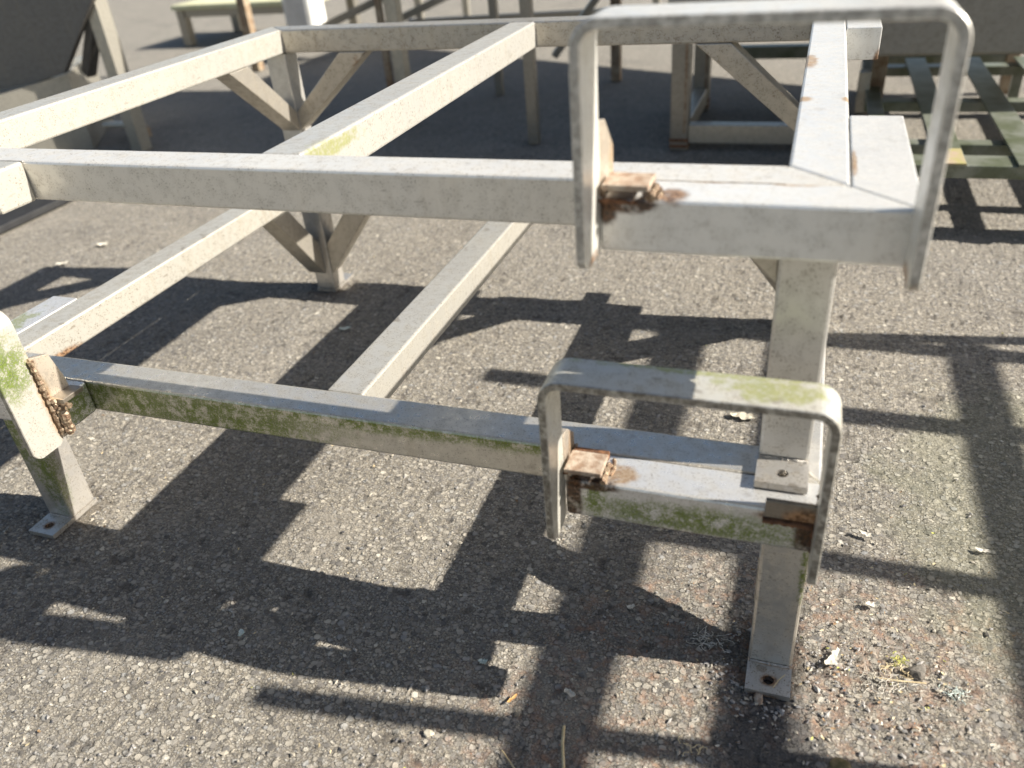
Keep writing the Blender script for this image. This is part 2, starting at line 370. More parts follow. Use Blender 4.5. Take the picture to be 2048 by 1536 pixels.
# ---------------------------------------------------------------- the two stacked frames
B = .06; H = .0552
def stand(name, label, x0, x1, yf, D, zt, zb, left_out, right_out, LL, LR, M, fp, mats, legx, br, rear_right=True):
    """one welded base frame: mitred square-tube rectangle, middle tube, corner tubes, four legs on plates, braces"""
    T = thing(name, label, 'metal frame', (x0, yf, zb), 'stacked welded metal frames')
    z0 = zt-H; g = .0006; bv = .0036
    yb = D; ff = mats
    def part(n, bm, k='plain', p=T): return link(n, bm, ff.get(k, ff['plain']), p)
    # rectangle with mitred corners
    part('front_beam', prism([(x0+g, yf), (x1-g, yf), (x1-B-g, yf+B), (x0+B+g, yf+B)], 2, z0, zt, bv), 'front')
    part('rear_beam', prism([(x0+g, yb), (x1-g, yb), (x1-B-g, yb-B), (x0+B+g, yb-B)], 2, z0, zt, bv), 'rear')
    part('side_beam', prism([(x0, yf+g), (x0+B, yf+B+g), (x0+B, yb-B-g), (x0, yb-g)], 2, z0, zt, bv), 'left')
    part('side_beam', prism([(x1, yf+g), (x1-B, yf+B+g), (x1-B, yb-B-g), (x1, yb-g)], 2, z0, zt, bv), 'right')
    xm = fp['xm']
    part('middle_beam', box(xm, xm+B, yf+B+g, yb-B-g, z0, zt-.0004, bv), 'middle')
    # corner tubes: flush end or wrapped round the outside of the corner
    def corner(xa, xb, side, yo, ysgn, mk='corner'):
        # xa..xb: run along x (xb is the outer end), yo: inner y of the tube
        y1 = yo+ysgn*B; s_ = 1 if xb > xa else -1
        gy = yo+ysgn*g
        if side:
            part('corner_tube', prism([(xa, gy), (xa, y1), (xb, y1), (xb-s_*B, gy)], 2, z0, zt+.0006, bv), mk)
            part('corner_tube', prism([(xb-s_*(B-g), yo-ysgn*M), (xb-s_*(B-g), yo+ysgn*.001), (xb, y1-ysgn*g*2), (xb, yo-ysgn*M)], 2, z0+.0004, zt+.0006, .0016), 'corner_side')
        else:
            part('corner_tube', prism([(xa, gy), (xa, y1), (xb, y1), (xb, gy)], 2, z0, zt+.0006, bv), mk)
    corner(LR, x1+(B if right_out else 0), right_out, yf, -1)
    corner(LL, x0-(B if left_out else 0), left_out, yf, -1, 'corner_left')
    corner(x1+(B if right_out else 0)-.32, x1+(B if right_out else 0), right_out, yb, 1)
    part('weld_seam', weld([(LR, yf, zt-.0004), (x1-.06, yf, zt-.0004)], .0009, 4), 'weld')
    part('weld_seam', weld([(LL, yf, zt-.0004), (x0+.07, yf, zt-.0004)], .0009, 5), 'weld')
    for s_, xx in ((1, x1-B), (-1, x0+B)):
        part('weld_seam', weld([(xx, yf+B, z0+.004), (xx, yf+B, zt-.004)], .0022, 8), 'weld')
        part('weld_seam', weld([(xx, yb-B, z0+.004), (xx, yb-B, zt-.004)], .0022, 9), 'weld')
    for xx in (xm, xm+B): part('weld_seam', weld([(xx, yb-B, z0+.004), (xx, yb-B, zt-.004)], .0022, 6), 'weld')
    # legs
    tp = .009
    for lx in legx:
        for front in (1, 0):
            ly = yf+.001 if front else yb-B-.001
            k = 'leg_left' if lx < -.6 else 'leg_right'
            L = part('leg', box(lx, lx+.0575, ly, ly+.0575, zb+tp, z0-.0003, .0038), k)
            s_ = -1 if front else 1
            if front: bm = foot_plate(lx-.0005, lx+.058, ly-.049, ly-.0002, ly+.06, zb, tp, (lx+.029, ly-.028))
            else:
                bm = foot_plate(lx-.0005, lx+.058, ly-.049, ly-.0002, ly+.06, zb, tp, (lx+.029, ly-.028))
                # outside plate of a rear leg sticks out backwards: turn it round
                for v in bm.verts: v.co.y = 2*(ly+.0287)-v.co.y
            bmesh.ops.recalc_face_normals(bm, faces=bm.faces)
            part('foot_plate', bm, 'plate', L)
            part('weld_seam', weld([(lx+.002, ly-.0005 if front else ly+.058, zb+tp), (lx+.055, ly-.0005 if front else ly+.058, zb+tp)], .0024, 12), 'weld_light', L)
    # braces
    t1, t0, dz1, dz0 = br       # outer run, inner run, drop at outer edge, drop at inner edge
    ix0, ix1, iy0, iy1 = x0+B, x1-B, yf+B, yb-B
    def bx(xc, s_, ya): part('brace', prism([(xc+s_*t1, z0-.0004), (xc+s_*t0, z0-.0004), (xc+s_*.001, z0-dz0), (xc+s_*.001, z0-dz1)], 1, ya, ya+.055, .002), 'brace')
    def by(yc, s_, xa): part('brace', prism([(yc+s_*t1, z0-.0004), (yc+s_*t0, z0-.0004), (yc+s_*.001, z0-dz0), (yc+s_*.001, z0-dz1)], 0, xa, xa+.055, .002), 'brace')
    lx0 = legx[0]+.0575; lx1 = legx[1]
    bx(lx0, 1, iy1+.0005); bx(lx1, -1, iy1+.0005)
    by(iy1, -1, ix0-.0555); by(iy1, -1, ix1+.0005)
    if not right_out: by(iy0, 1, ix1+.0005)
    part('weld_seam', weld([(ix0, iy1, z0-dz0-.002), (ix0, iy1, z0-dz1+.002)], .002, 3), 'weld')
    return T, part

# finishes (rust and algae sit where the photo shows them)
plain = steel('weathered_steel', base=(.64, .62, .57))
Z2 = .6819; Z1 = .3357
m_up_front = steel('steel_upper_front', base=(.74, .705, .63), metallic=.5, brush=(.03, 1, 1), rust=[((-1.385, -.01, .68), (.05, .05, .03), .6), ((-.21, -.004, .667), (.03, .02, .012), 1)], grime=.55)
m_up_corner = steel('steel_upper_corner', base=(.73, .72, .68), metallic=.5, rough=.38, rust=[((-.165, -.045, .682), (.020, .022, .010), .4), ((-.205, -.062, .676), (.042, .02, .010), 1), ((-.225, -.062, .668), (.012, .02, .018), 1), ((-.13, -.002, .682), (.03, .006, .004), .3), ((-.05, -.002, .682), (.035, .007, .004), .3), ((.003, .07, .682), (.004, .05, .004), .2), ((.06, .86, .62), (.012, .03, .03), .6)], grime=.35)
m_up_right = steel('steel_upper_right', base=(.73, .72, .68), metallic=.5, rough=.38, grime=.3, brush=(1, .03, 1), rust=[((-.058, .34, .682), (.018, .016, .01), .2), ((-.056, .58, .682), (.016, .06, .01), .2), ((-.001, .34, .682), (.010, .014, .01), .2)])
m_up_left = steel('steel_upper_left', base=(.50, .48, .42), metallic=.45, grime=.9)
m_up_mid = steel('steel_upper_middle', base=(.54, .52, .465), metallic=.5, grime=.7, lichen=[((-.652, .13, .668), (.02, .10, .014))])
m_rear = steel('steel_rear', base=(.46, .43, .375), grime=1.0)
m_brace = steel('steel_brace', base=(.50, .46, .39), grime=.8, rust=[((-1.08, 1.06, .61), (.03, .03, .02), 1), ((-1.12, 1.06, .56), (.02, .02, .06), .6)])
m_lo_front = steel('steel_lower_front', metallic=.75, rough=.33, algae=[((-1.05, -.02, .312), (.22, .05, .06)), ((-.85, -.02, .305), (.26, .05, .05)), ((-.62, -.02, .33), (.36, .05, .020)), ((-.35, -.02, .335), (.25, .05, .022))], grime=.6)
m_lo_corner = steel('steel_lower_corner', base=(.68, .67, .64), metallic=.62, rough=.33, algae=[((-1.09, -.05, .31), (.03, .05, .05)), ((-.12, -.08, .30), (.17, .03, .028)), ((-.24, -.08, .31), (.02, .03, .035)), ((-1.13, -.08, .29), (.03, .04, .03))],
    rust=[((-.212, -.06, .336), (.024, .022, .012), .3), ((-.268, -.081, .31), (.013, .02, .06), 1), ((-.245, -.081, .331), (.045, .02, .009), 1), ((.004, -.081, .31), (.018, .02, .05), 1), ((-.015, -.081, .326), (.045, .02, .008), .6), ((-1.10, -.08, .325), (.035, .02, .03), .6)], lichen=[((-1.385, .10, .336), (.028, .09, .01))], grime=.5)
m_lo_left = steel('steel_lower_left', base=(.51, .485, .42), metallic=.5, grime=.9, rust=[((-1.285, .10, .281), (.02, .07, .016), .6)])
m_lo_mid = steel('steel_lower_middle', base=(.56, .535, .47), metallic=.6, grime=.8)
m_legL = steel('steel_leg_left', base=(.55, .52, .47), algae=[((-1.31, -.02, .22), (.05, .05, .14)), ((-1.28, -.02, .12), (.03, .03, .12))], rust=[((-1.27, .02, .24), (.03, .05, .03), .3)], grime=.6)
m_legR = steel('steel_leg_right', algae=[((.012, -.02, .19), (.008, .02, .07))], grime=.5)
m_plate = steel('steel_foot_plate', base=(.52, .49, .44), grime=1.0, metallic=.7, rust=[((-.02, -.075, .0), (.03, .012, .008), .6), ((-.0145, -.0485, .009), (.014, .013, .01), .6), ((-1.2945, -.0485, .009), (.014, .013, .01), .6), ((-.0145, -.019, .01), (.04, .007, .01), .3)])
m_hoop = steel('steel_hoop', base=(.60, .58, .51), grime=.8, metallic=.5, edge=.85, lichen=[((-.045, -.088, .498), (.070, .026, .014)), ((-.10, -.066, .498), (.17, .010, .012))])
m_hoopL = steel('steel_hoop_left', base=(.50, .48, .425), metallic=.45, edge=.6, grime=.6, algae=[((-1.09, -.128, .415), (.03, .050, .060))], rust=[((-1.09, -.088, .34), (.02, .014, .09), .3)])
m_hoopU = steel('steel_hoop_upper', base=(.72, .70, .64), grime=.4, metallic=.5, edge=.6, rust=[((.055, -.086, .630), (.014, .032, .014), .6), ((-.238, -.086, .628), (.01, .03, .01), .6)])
m_post0 = steel('grimy_catch', base=(.24, .21, .17), grime=.8, rust=[((.0, -.088, .33), (.03, .01, .02), .6)])
m_rust = simple('rust_scale', (.22, .145, .095), (.38, .315, .245), 90, .8, .1, .8)
m_rustd = simple('dark_rust', (.10, .045, .02), (.22, .10, .045), 110, .75, .2, .9)
m_weld = simple('weld_metal', (.30, .27, .23), (.45, .42, .37), 200, .5, .5, .5)
m_weldr = simple('rusty_weld', (.15, .09, .055), (.36, .28, .19), 160, .42, .5, .8)
m_rivet = steel('gusset_steel', base=(.60, .52, .42), grime=.7, rust=[((-.246, .0, .70), (.02, .03, .06), .3), ((-.29, -.03, .35), (.02, .02, .05), .3), ((-1.1, -.09, .35), (.03, .012, .08), .3)])
shared = dict(plain=plain, weld=m_weld, weld_light=m_weld, plate=m_plate, brace=m_brace, leg_left=m_legL, leg_right=m_legR)

lower, lpart = stand('base_frame', 'lower of the two stacked beige metal frames, its four feet standing on the tarmac', -1.345, .0147, -.0213, 1.0356, Z1, 0.0,
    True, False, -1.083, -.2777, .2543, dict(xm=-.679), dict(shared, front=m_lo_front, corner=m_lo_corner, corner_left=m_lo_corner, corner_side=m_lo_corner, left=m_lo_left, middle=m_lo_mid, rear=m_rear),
    (-1.3233, -.0435), (.176, .106, .225, .135))
upper, upart = stand('base_frame', 'upper of the two stacked beige metal frames, resting on the lower one', -1.3835, 0, 0, 1.1183, Z2, Z1+.0022,
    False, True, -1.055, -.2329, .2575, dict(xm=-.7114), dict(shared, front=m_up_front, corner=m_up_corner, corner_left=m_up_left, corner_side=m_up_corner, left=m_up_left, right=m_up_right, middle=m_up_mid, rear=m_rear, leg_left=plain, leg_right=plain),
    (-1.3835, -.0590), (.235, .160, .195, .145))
# small gusset beside the upper right leg
upart('gusset', prism([(-.118, Z2-H-.0004), (-.0595, Z2-H-.0004), (-.0595, Z2-H-.058)], 1, .012, .020, .001), 'brace')
# guide hoops
hu = upart('guide_hoop', hoop(-.2425, .0600, -.1180, -.0555, .8554, .6262, zbr=.6262), 'x'); hu.data.materials[0] = m_hoopU
hl = lpart('guide_hoop', hoop(-.2925, .0185, -.1200, -.0640, .4977, .2615), 'x'); hl.data.materials[0] = m_hoop
hll = lpart('guide_hoop', hoop(-1.41, -1.0900, -.147, -.088, .497, .266), 'x'); hll.data.materials[0] = m_hoopL
# rusty catch plates and gussets at the hoops
def catch(part, x, zt, yf, seed, lip, gh, gd):
    G = part('gusset', prism([(yf+.003, zt+.0012), (yf+.003, zt+gh), (yf+gd*.45, zt+gh*.93), (yf+gd, zt+gh*.48), (yf+gd, zt+.0012)], 0, x, x+.0075, .001), 'x'); G.data.materials[0] = m_rivet
    C = part('catch_plate', box(x+.012, x+.058, yf-lip, yf+.040-lip, zt+.011, zt+.0175, .0012), 'x'); C.data.materials[0] = m_rust
    K = part('catch_web', box(x+.012, x+.056, yf+.030, yf+.037, zt+.0012, zt+.0112, .0006), 'x'); K.data.materials[0] = m_rustd
    for q, p in enumerate(([(x+.059, yf-lip+.002, zt+.004), (x+.060, yf+.018-lip, zt+.006), (x+.059, yf+.038-lip, zt+.004)], [(x+.064, yf+.002, zt+.0012), (x+.066, yf+.018, zt+.0012), (x+.062, yf+.034, zt+.001)],
              [(x+.006, yf-.001, zt-.002), (x+.045, yf-.001, zt-.003)], [(x+.0095, yf+.002, zt+.003), (x+.0095, yf+.05, zt+.004)], [(x-.001, yf+.003, zt+.004), (x-.001, yf+.001, zt+gh*.88)])):
        wd = part('weld_seam', weld(p, (.0042, .0024, .0022, .0026, .0026)[q], seed+q), 'x'); wd.data.materials[0] = m_weldr if q != 2 else m_rustd
catch(upart, -.2402, Z2, -.0600, 20, .010, .075, .064)
catch(lpart, -.2897, Z1, -.0665, 40, .018, .052, .048)
b = lpart('catch_plate', box(-.0445, .0105, -.0880, -.0815, Z1-.006, Z1+.018, .0012), 'x'); b.data.materials[0] = m_post0
w_ = lpart('weld_seam', weld([(-.046, -.084, Z1-.014), (.008, -.084, Z1-.013)], .004, 61), 'x'); w_.data.materials[0] = m_rustd
w_ = lpart('weld_seam', weld([(.011, -.083, Z1+.03), (.011, -.083, Z1-.05)], .0035, 62), 'x'); w_.data.materials[0] = m_rustd
# left hoop: bracket, gusset and a thick crusty weld
g_ = lpart('gusset', prism([(-.092, Z1-.06), (-.092, Z1+.082), (-.060, Z1+.072), (-.050, Z1+.030), (-.0475, Z1+.0015), (-.0825, Z1+.0015), (-.0825, Z1-.06)], 0, -1.0940, -1.0860, .001), 'x'); g_.data.materials[0] = m_rivet
c_ = lpart('catch_plate', box(-1.0860, -1.0620, -.086, -.046, Z1+.0015, Z1+.0095, .0012), 'x'); c_.data.materials[0] = m_post0
for q, p in enumerate(([(-1.0850, -.092, Z1+.078), (-1.0850, -.090, Z1-.052)], [(-1.0810, -.086, Z1+.008), (-1.0760, -.086, Z1-.055)], [(-1.0820, -.0835, Z1+.002), (-1.0540, -.0835, Z1-.002)], [(-1.0750, -.0845, Z1-.004), (-1.0710, -.0835, Z1-.050)])):
    w_ = lpart('weld_seam', weld(p, .0055 if q in (1, 3) else .004, 70+q), 'x'); w_.data.materials[0] = m_weldr

# ---------------------------------------------------------------- equipment behind, out of focus
m_dark = steel('scuffed_dark_steel', base=(.17, .16, .145), grime=.6, metallic=.5, rough=.5)
m_pale = steel('pale_galvanised', base=(.48, .45, .38), grime=.5)
m_post = steel('dull_post', base=(.30, .28, .24), grime=.5)
m_brown = simple('brown_stained_metal', (.20, .125, .07), (.36, .29, .20), 25, .7, .2, .2)
m_green = simple('mossy_painted_bar', (.11, .125, .075), (.22, .23, .19), 9, .36, .3, .3)
m_bin = steel('bin_side', base=(.27, .245, .205), grime=.4, metallic=.3, rough=.5)
m_yel = simple('yellow_lichen', (.28, .25, .09), (.32, .24, .17), 30, .8)

hp = thing('hopper', 'dark scuffed steel hopper on pale legs at the left behind the stacked frames', 'hopper', (-3.3, 2.2, 0))
link('hopper_side', prism([(-3.289, .364), (-3.761, .266), (-4.35, .150), (-4.35, 1.15), (-2.50, 1.15)], 1, 2.18, 2.21, .004), m_dark, hp)
ob = prism([(-3.327, 2.233), (-4.15, 1.66), (-4.5, 2.15), (-3.68, 2.76)], 2, .0, .353, 0)
for v in ob.verts:
    if v.co.z > .1: v.co.z = {0: .353, 1: .178, 2: .178, 3: .353}[0 if v.co.x > -3.4 else (3 if v.co.x > -3.8 else (1 if v.co.x > -4.3 else 2))]
link('outlet_box', ob, m_pale, hp)
link('shade_slab', prism([(-2.79, 1.10), (-2.80, 1.66), (-3.25, 2.1), (-4.2, 1.5), (-4.2, 1.10)], 2, .004, .03, .003), simple('shade_black', (.012, .012, .013), (.02, .02, .02), 20, .6), hp)  # flat black slab standing in for the deep shade under the hopper
for (x, y) in ((-3.065, 2.2), (-3.30, 2.45), (-4.35, 2.5), (-4.2, 2.95)):
    link('leg', box(x, x+.065, y, y+.07, 0, 1.1, .004), m_pale, hp)
link('cross_bar', bar((-3.035, 2.23, .62), (-3.27, 2.3, .34), .05), m_dark, hp)
link('cross_bar', bar((-3.01, 2.27, .075), (-3.32, 2.5, .085), .045), m_brown, hp)
link('foot_clamp', box(-3.24, -3.08, 2.24, 2.29, .10, .125, .01), m_pale, hp)

be = thing('work_table', 'low steel table with a yellow-green stained top, far left behind the hopper', 'table', (-4.4, 5.3, 0))
link('table_top', box(-5.0, -3.7, 5.0, 5.8, .272, .31, .006), simple('yellowish_top', (.44, .42, .26), (.50, .50, .34), 6, .7), be)
for (x, y) in ((-4.98, 5.02), (-3.80, 5.02), (-4.98, 5.7), (-3.80, 5.7)):
    link('leg', box(x, x+.075, y, y+.075, 0, .271, .004), m_post, be)
link('apron', box(-4.9, -3.81, 5.03, 5.06, .215, .271, .003), m_post, be)

rk = thing('storage_rack', 'thin legged metal rack with brown stained posts, straight behind the frames', 'rack', (-1.5, 2.5, 0))
for (x, y, w, m) in ((-1.158, 2.43, .045, m_post), (-1.93, 2.70, .028, m_brown), (-1.895, 2.72, .060, m_pale), (-1.62, 3.3, .04, m_post), (-1.07, 3.6, .05, m_brown)):
    link('post', box(x, x+w, y, y+w, 0, 1.25, .003), m, rk)
link('diagonal_bar', bar((-1.02, 3.62, .55), (-1.35, 3.5, .15), .035), m_post, rk)
link('top_shelf', box(-2.05, -.9, 2.42, 3.7, 1.251, 1.28, .004), m_post, rk)

rk2 = thing('sawhorse', 'leaning grey bars with a white wrapped bundle between them, left of the rack', 'trestle', (-3.5, 4.2, 0))
link('post', box(-3.62, -3.56, 4.0, 4.06, 0, 1.0, .003), m_brown, rk2)
link('slanted_bar', bar((-3.55, 4.35, .10), (-2.35, 4.6, .52), .05), m_post, rk2)
link('slanted_bar', bar((-3.3, 4.6, .02), (-2.2, 4.9, .42), .05), m_post, rk2)
link('wrapped_bundle', box(-3.50, -3.26, 4.3, 4.5, .10, .75, .05, 3), simple('white_wrap', (.70, .69, .65), (.62, .61, .56), 8, .6), rk2)

rk3 = thing('low_frame', 'low grey tube frame lying on sunlit tarmac in the far background', 'metal frame', (-1.9, 5.3, 0))
for a, b_ in (((-2.9, 5.0, .34), (-1.1, 5.2, .34)), ((-2.9, 5.9, .34), (-1.1, 6.1, .34)), ((-2.9, 5.0, .12), (-1.1, 5.2, .12))):
    link('rail', bar(a, b_, .055), m_post, rk3)
for x, y in ((-2.85, 4.96), (-1.15, 5.16), (-2.85, 5.86), (-1.15, 6.06)):
    link('leg', box(x, x+.05, y+.06, y+.11, 0, .42, .003), m_pale, rk3)
pt = thing('pallet', 'weathered flat pallet leaning low in the far background behind the rack', 'pallet', (-.5, 6.0, 0))
for k in range(6): link('slat', box(-1.0+.0*k, .1, 5.4+.2*k, 5.53+.2*k, .10, .12, .002), m_pale, pt)
for x in (-.98, -.5, .02): link('runner', box(x, x+.08, 5.4, 6.53, 0, .0995, .002), m_post, pt)

tb = thing('steel_table', 'small steel table with rust ringed legs, seen through the tall guide hoop', 'table', (-.5, 2.4, 0))
for x, y in ((-.555, 2.38), (-.02, 2.38), (-.555, 3.0), (-.02, 3.0)):
    L = link('leg', box(x, x+.070, y, y+.065, 0, .52, .004), m_post if x < -.3 else m_brown, tb)
    for zz in (.035, .012): link('rust_ring', box(x-.0015, x+.0715, y-.0015, y+.0665, zz, zz+.013, .001), m_rustd, L)
    link('rust_streak', box(x+.050, x+.062, y-.0008, y+.001, .07, .50, .0003), m_brown, L)
link('lower_rail', box(-.484, -.021, 2.385, 2.44, .030, .100, .003), m_pale, tb)
link('lower_rail', box(-.545, -.49, 2.446, 2.999, .030, .100, .003), m_pale, tb)
link('table_top', box(-.57, .06, 2.36, 3.08, .521, .55, .004), m_pale, tb)

bn = thing('steel_bin', 'big brownish grey steel bin standing on legs at the upper right', 'bin', (.5, 3.0, 0))
link('bin_body', prism([(2.2, .372), (3.4, .372), (5.2, 2.45), (2.2, 2.45)], 0, .13, .82, .012, 3), m_bin, bn)
for x, y in ((.15, 2.52), (.72, 2.3), (.15, 3.3), (.72, 3.3)):
    link('leg', box(x, x+.05, y, y+.05, 0, .371, .003), m_brown, bn)
link('angle_bracket', box(.108, .148, 2.470, 2.518, .125, .27, .003), m_pale, bn)
link('cross_rail', box(-.42, .149, 3.20, 3.26, .178, .232, .003), m_green, bn)
link('cross_rail', box(.201, .719, 3.31, 3.34, .12, .16, .003), m_green, bn)

pl = thing('slatted_trolley', 'low dark green slatted bar platform on the ground at the right', 'platform', (.5, 2.2, 0))
for y0, y1, zz in ((1.625, 1.725, .165), (1.86, 1.915, .155), (2.37, 2.43, .155), (2.93, 3.0, .155)):
    link('cross_rail', box(.135, 1.15, y0, y1, zz, zz+.035, .002), m_green, pl)
for k, (xa, xb) in enumerate(((.135, .185), (.298, .372), (.495, .570), (.69, .765), (.89, .965), (1.09, 1.15))):
    link('slat', box(xa, xb, 1.615 if k else 1.63, 3.02, .2005, .2085, .001), m_green, pl)
    if k in (0, 3, 5):
        for y in (1.66, 2.94): link('leg', box(xa, xa+.035, y+.002, y+.037, 0, .164, .002), m_green, pl)
link('end_cap', box(.303, .367, 1.60, 1.74, .2095, .214, .001), m_yel, pl)

# tall open rack beside the photographer: it stands outside the frame, its bars throw the stripes across the tarmac
ZR = 1.15; SX, SY = KX*ZR, KY*ZR
rr = thing('tall_open_rack', 'tall open rack of grey bars to the right, whose bars throw stripes on the tarmac', 'rack', (1.6, .5, 0))
for a, b_ in ((.312, .400), (-.065, .025), (-.318, -.212)):
    link('long_bar', box(a+SX, b_+SX, -.42+SY, .985+SY, ZR, ZR+.012, .001), m_post, rr)
for a, b_, xa, xb in ((.912, .968, -.50, .75), (.611, .668, -.69, .40), (.190, .238, -.32, .40)):
    link('short_bar', box(xa+SX, xb+SX, a+SY, b_+SY, ZR-.013, ZR-.001, .001), m_post, rr)
for x, y in ((1.43, -.199), (2.35, -.199), (1.30, 1.115), (2.35, 1.235)):
    link('post', box(x, x+.035, y, y+.035, 0, ZR-.014, .002), m_post, rr)
sp = thing('upright_pole', 'single upright grey square pole with a small base, right of the frames', 'pole', (.97, -.03, 0))
link('pole_shaft', box(.955, .990, -.050, -.015, .008, ZR, .002), m_post, sp)
link('base_plate', box(.90, 1.045, -.105, .04, 0, .0079, .001), m_post, sp)
link('end_bar', box(1.34, 2.4, -.2, -.165, ZR-.0135, ZR-.0005, .001), m_post, rr)

# ---------------------------------------------------------------- small things on the tarmac
def lump(name, label, cat, loc, size, mat, seed, flat=1.0, group=None):
    rnd = random.Random(seed); bm = bmesh.new(); bmesh.ops.create_icosphere(bm, subdivisions=3, radius=1)
    dirs = [(Vector([rnd.gauss(0, 1) for _ in range(3)]).normalized(), rnd.uniform(.55, .95)) for _ in range(14)]
    for v in bm.verts:
        d = v.co.normalized(); r = 1.0
        for n_, k in dirs:
            q = d.dot(n_)
            if q > 0: r = min(r, k/q)
        r *= 1+.05*rnd.uniform(-1, 1)
        v.co = Vector((d.x*r*size[0], d.y*r*size[1], d.z*r*size[2]))
    a = rnd.random()*6.28
    for v in bm.verts:
        x, y = v.co.x, v.co.y; v.co.x = x*math.cos(a)-y*math.sin(a)+loc[0]; v.co.y = x*math.sin(a)+y*math.cos(a)+loc[1]; v.co.z += loc[2]
    c = Vector(loc); bmesh.ops.translate(bm, verts=bm.verts, vec=-c)
    o = link(name, bm, mat); o.location = c; o['label'] = label; o['category'] = cat
    if group: o['group'] = group
    return o
def flake(name, label, cat, loc, L, Wd, ang, mat, seed, curl=.3, group=None):
    """thin curled scrap with a ragged outline"""
    rnd = random.Random(seed); bm = bmesh.new(); n, m = 9, 4; G = []
    for i in range(n):
        u = i/(n-1); wv = Wd*(math.sin(math.pi*(.08+.84*u))**.6)*(.7+.5*rnd.random()); row = []
        off = Wd*.35*rnd.uniform(-1, 1)
        for j in range(m):
            v = j/(m-1)-.5; x = (u-.5)*L; y = v*wv+off*.5
            z = curl*L*((u-.5)**2)*1.2+curl*Wd*(v*v)*2+rnd.uniform(-1, 1)*Wd*.06+.0006
            row.append((x*math.cos(ang)-y*math.sin(ang), x*math.sin(ang)+y*math.cos(ang), z))
        G.append(row)
    T_ = [[bm.verts.new(Vector(p)+Vector((0, 0, .0007))) for p in r] for r in G]; Bt = [[bm.verts.new(p) for p in r] for r in G]
    for i in range(n-1):
        for j in range(m-1):
            bm.faces.new((T_[i][j], T_[i+1][j], T_[i+1][j+1], T_[i][j+1])); bm.faces.new((Bt[i][j], Bt[i][j+1], Bt[i+1][j+1], Bt[i+1][j]))
    for i in range(n-1):
        bm.faces.new((T_[i][0], Bt[i][0], Bt[i+1][0], T_[i+1][0])); bm.faces.new((T_[i][m-1], T_[i+1][m-1], Bt[i+1][m-1], Bt[i][m-1]))
    for j in range(m-1):
        bm.faces.new((T_[0][j], T_[0][j+1], Bt[0][j+1], Bt[0][j])); bm.faces.new((T_[-1][j], Bt[-1][j], Bt[-1][j+1], T_[-1][j+1]))
    o = link(name, bm, mat); o.location = loc; o['label'] = label; o['category'] = cat
    if group: o['group'] = group
    return o
def stalk_bm(bm, pts, w):
    rings = []
    for i, p in enumerate(pts):
        p = Vector(p); t = (Vector(pts[min(i+1, len(pts)-1)])-Vector(pts[max(i-1, 0)])).normalized(); u = t.cross(Vector((0, 0, 1))).normalized()
        rings.append([bm.verts.new(p+u*w/2), bm.verts.new(p+Vector((0, 0, w*.45))), bm.verts.new(p-u*w/2), bm.verts.new(p-Vector((0, 0, w*.2)))])
    for a, b in zip(rings, rings[1:]):
        for j in range(4): bm.faces.new((a[j], a[(j+1) % 4], b[(j+1) % 4], b[j]))
    bm.faces.new(rings[0]); bm.faces.new(rings[-1][::-1])
def stalk(name, label, cat, pts, w, mat):
    c = Vector(pts[0]); bm = bmesh.new(); stalk_bm(bm, [Vector(p)-c for p in pts], w)
    o = link(name, bm, mat); o.location = c; o['label'] = label; o['category'] = cat; return o
m_straw = simple('dry_straw', (.42, .32, .17), (.55, .46, .28), 60, .7)
m_bone = simple('bleached_scrap', (.42, .38, .30), (.55, .52, .45), 120, .7)
m_mint = simple('pale_green_scrap', (.36, .42, .36), (.48, .52, .47), 120, .6)
m_moss = simple('dry_moss', (.26, .27, .05), (.45, .42, .12), 150, .85)
m_stone = simple('dark_stone', (.085, .075, .06), (.15, .13, .105), 80, .8, 0, .8)
m_mossy = simple('mossy_stone', (.10, .085, .03), (.20, .15, .07), 90, .85, 0, .8)
m_pebble = simple('tan_pebble', (.36, .32, .24), (.46, .42, .33), 80, .75)
m_org = simple('orange_chip', (.42, .20, .06), (.55, .32, .12), 80, .8)

lump('stone', 'dark grey round stone on the tarmac beside the straw tuft, lower right', 'stone', (.176, .024, .001), (.017, .013, .009), m_stone, 3)
lump('stone', 'mossy brown stone at the bottom edge of the picture', 'stone', (.078, -.148, .002), (.015, .012, .009), m_mossy, 4)
lump('pebble', 'flat tan pebble in the dark stripe at the bottom middle', 'pebble', (-.435, -.245, 0), (.009, .006, .004), m_pebble, 5)
lump('pebble', 'small grey pebble just left of the bottom middle stripe end', 'pebble', (-.330, -.185, 0), (.007, .005, .004), m_stone, 6)
lump('rust_lump', 'orange brown rusty lump stuck under the near right foot plate', 'rust lump', (-.024, -.072, .001), (.014, .007, .005), m_rust, 9)
flake('scrap', 'thick bleached scrap lying right of the near right leg', 'scrap', (.068, .016, .002), .036, .013, 1.1, m_bone, 1, .25)
flake('scrap', 'small white scrap in shadow left of the near right leg', 'scrap', (-.221, .036, .002), .012, .008, .4, m_bone, 2)
flake('scrap', 'pale green scrap in the dark stripe below the hoop shadow', 'scrap', (-.405, -.119, .002), .013, .008, .2, m_mint, 3)
flake('scrap', 'pale scrap in shadow at the lower left of the frame shadow', 'scrap', (-.788, -.168, .002), .014, .008, 2.0, m_mint, 4)
flake('scrap', 'torn cream scrap on the sunlit tarmac right of the frame, farthest of three', 'scrap', (.119, .282, .003), .03, .009, -.3, m_bone, 5, .5)
flake('scrap', 'cream scrap at the right with the green tinged tarmac round it', 'scrap', (.287, .289, .002), .022, .008, -.1, m_bone, 6)
flake('scrap', 'curled cream scrap by the end of the bar shadow at the right', 'scrap', (.122, .129, .003), .020, .010, .2, m_bone, 7, .5)
flake('scrap', 'tiny bleached scrap in the wide shadow at bottom centre', 'scrap', (-.27, -.137, .002), .018, .009, -.4, m_bone, 8)
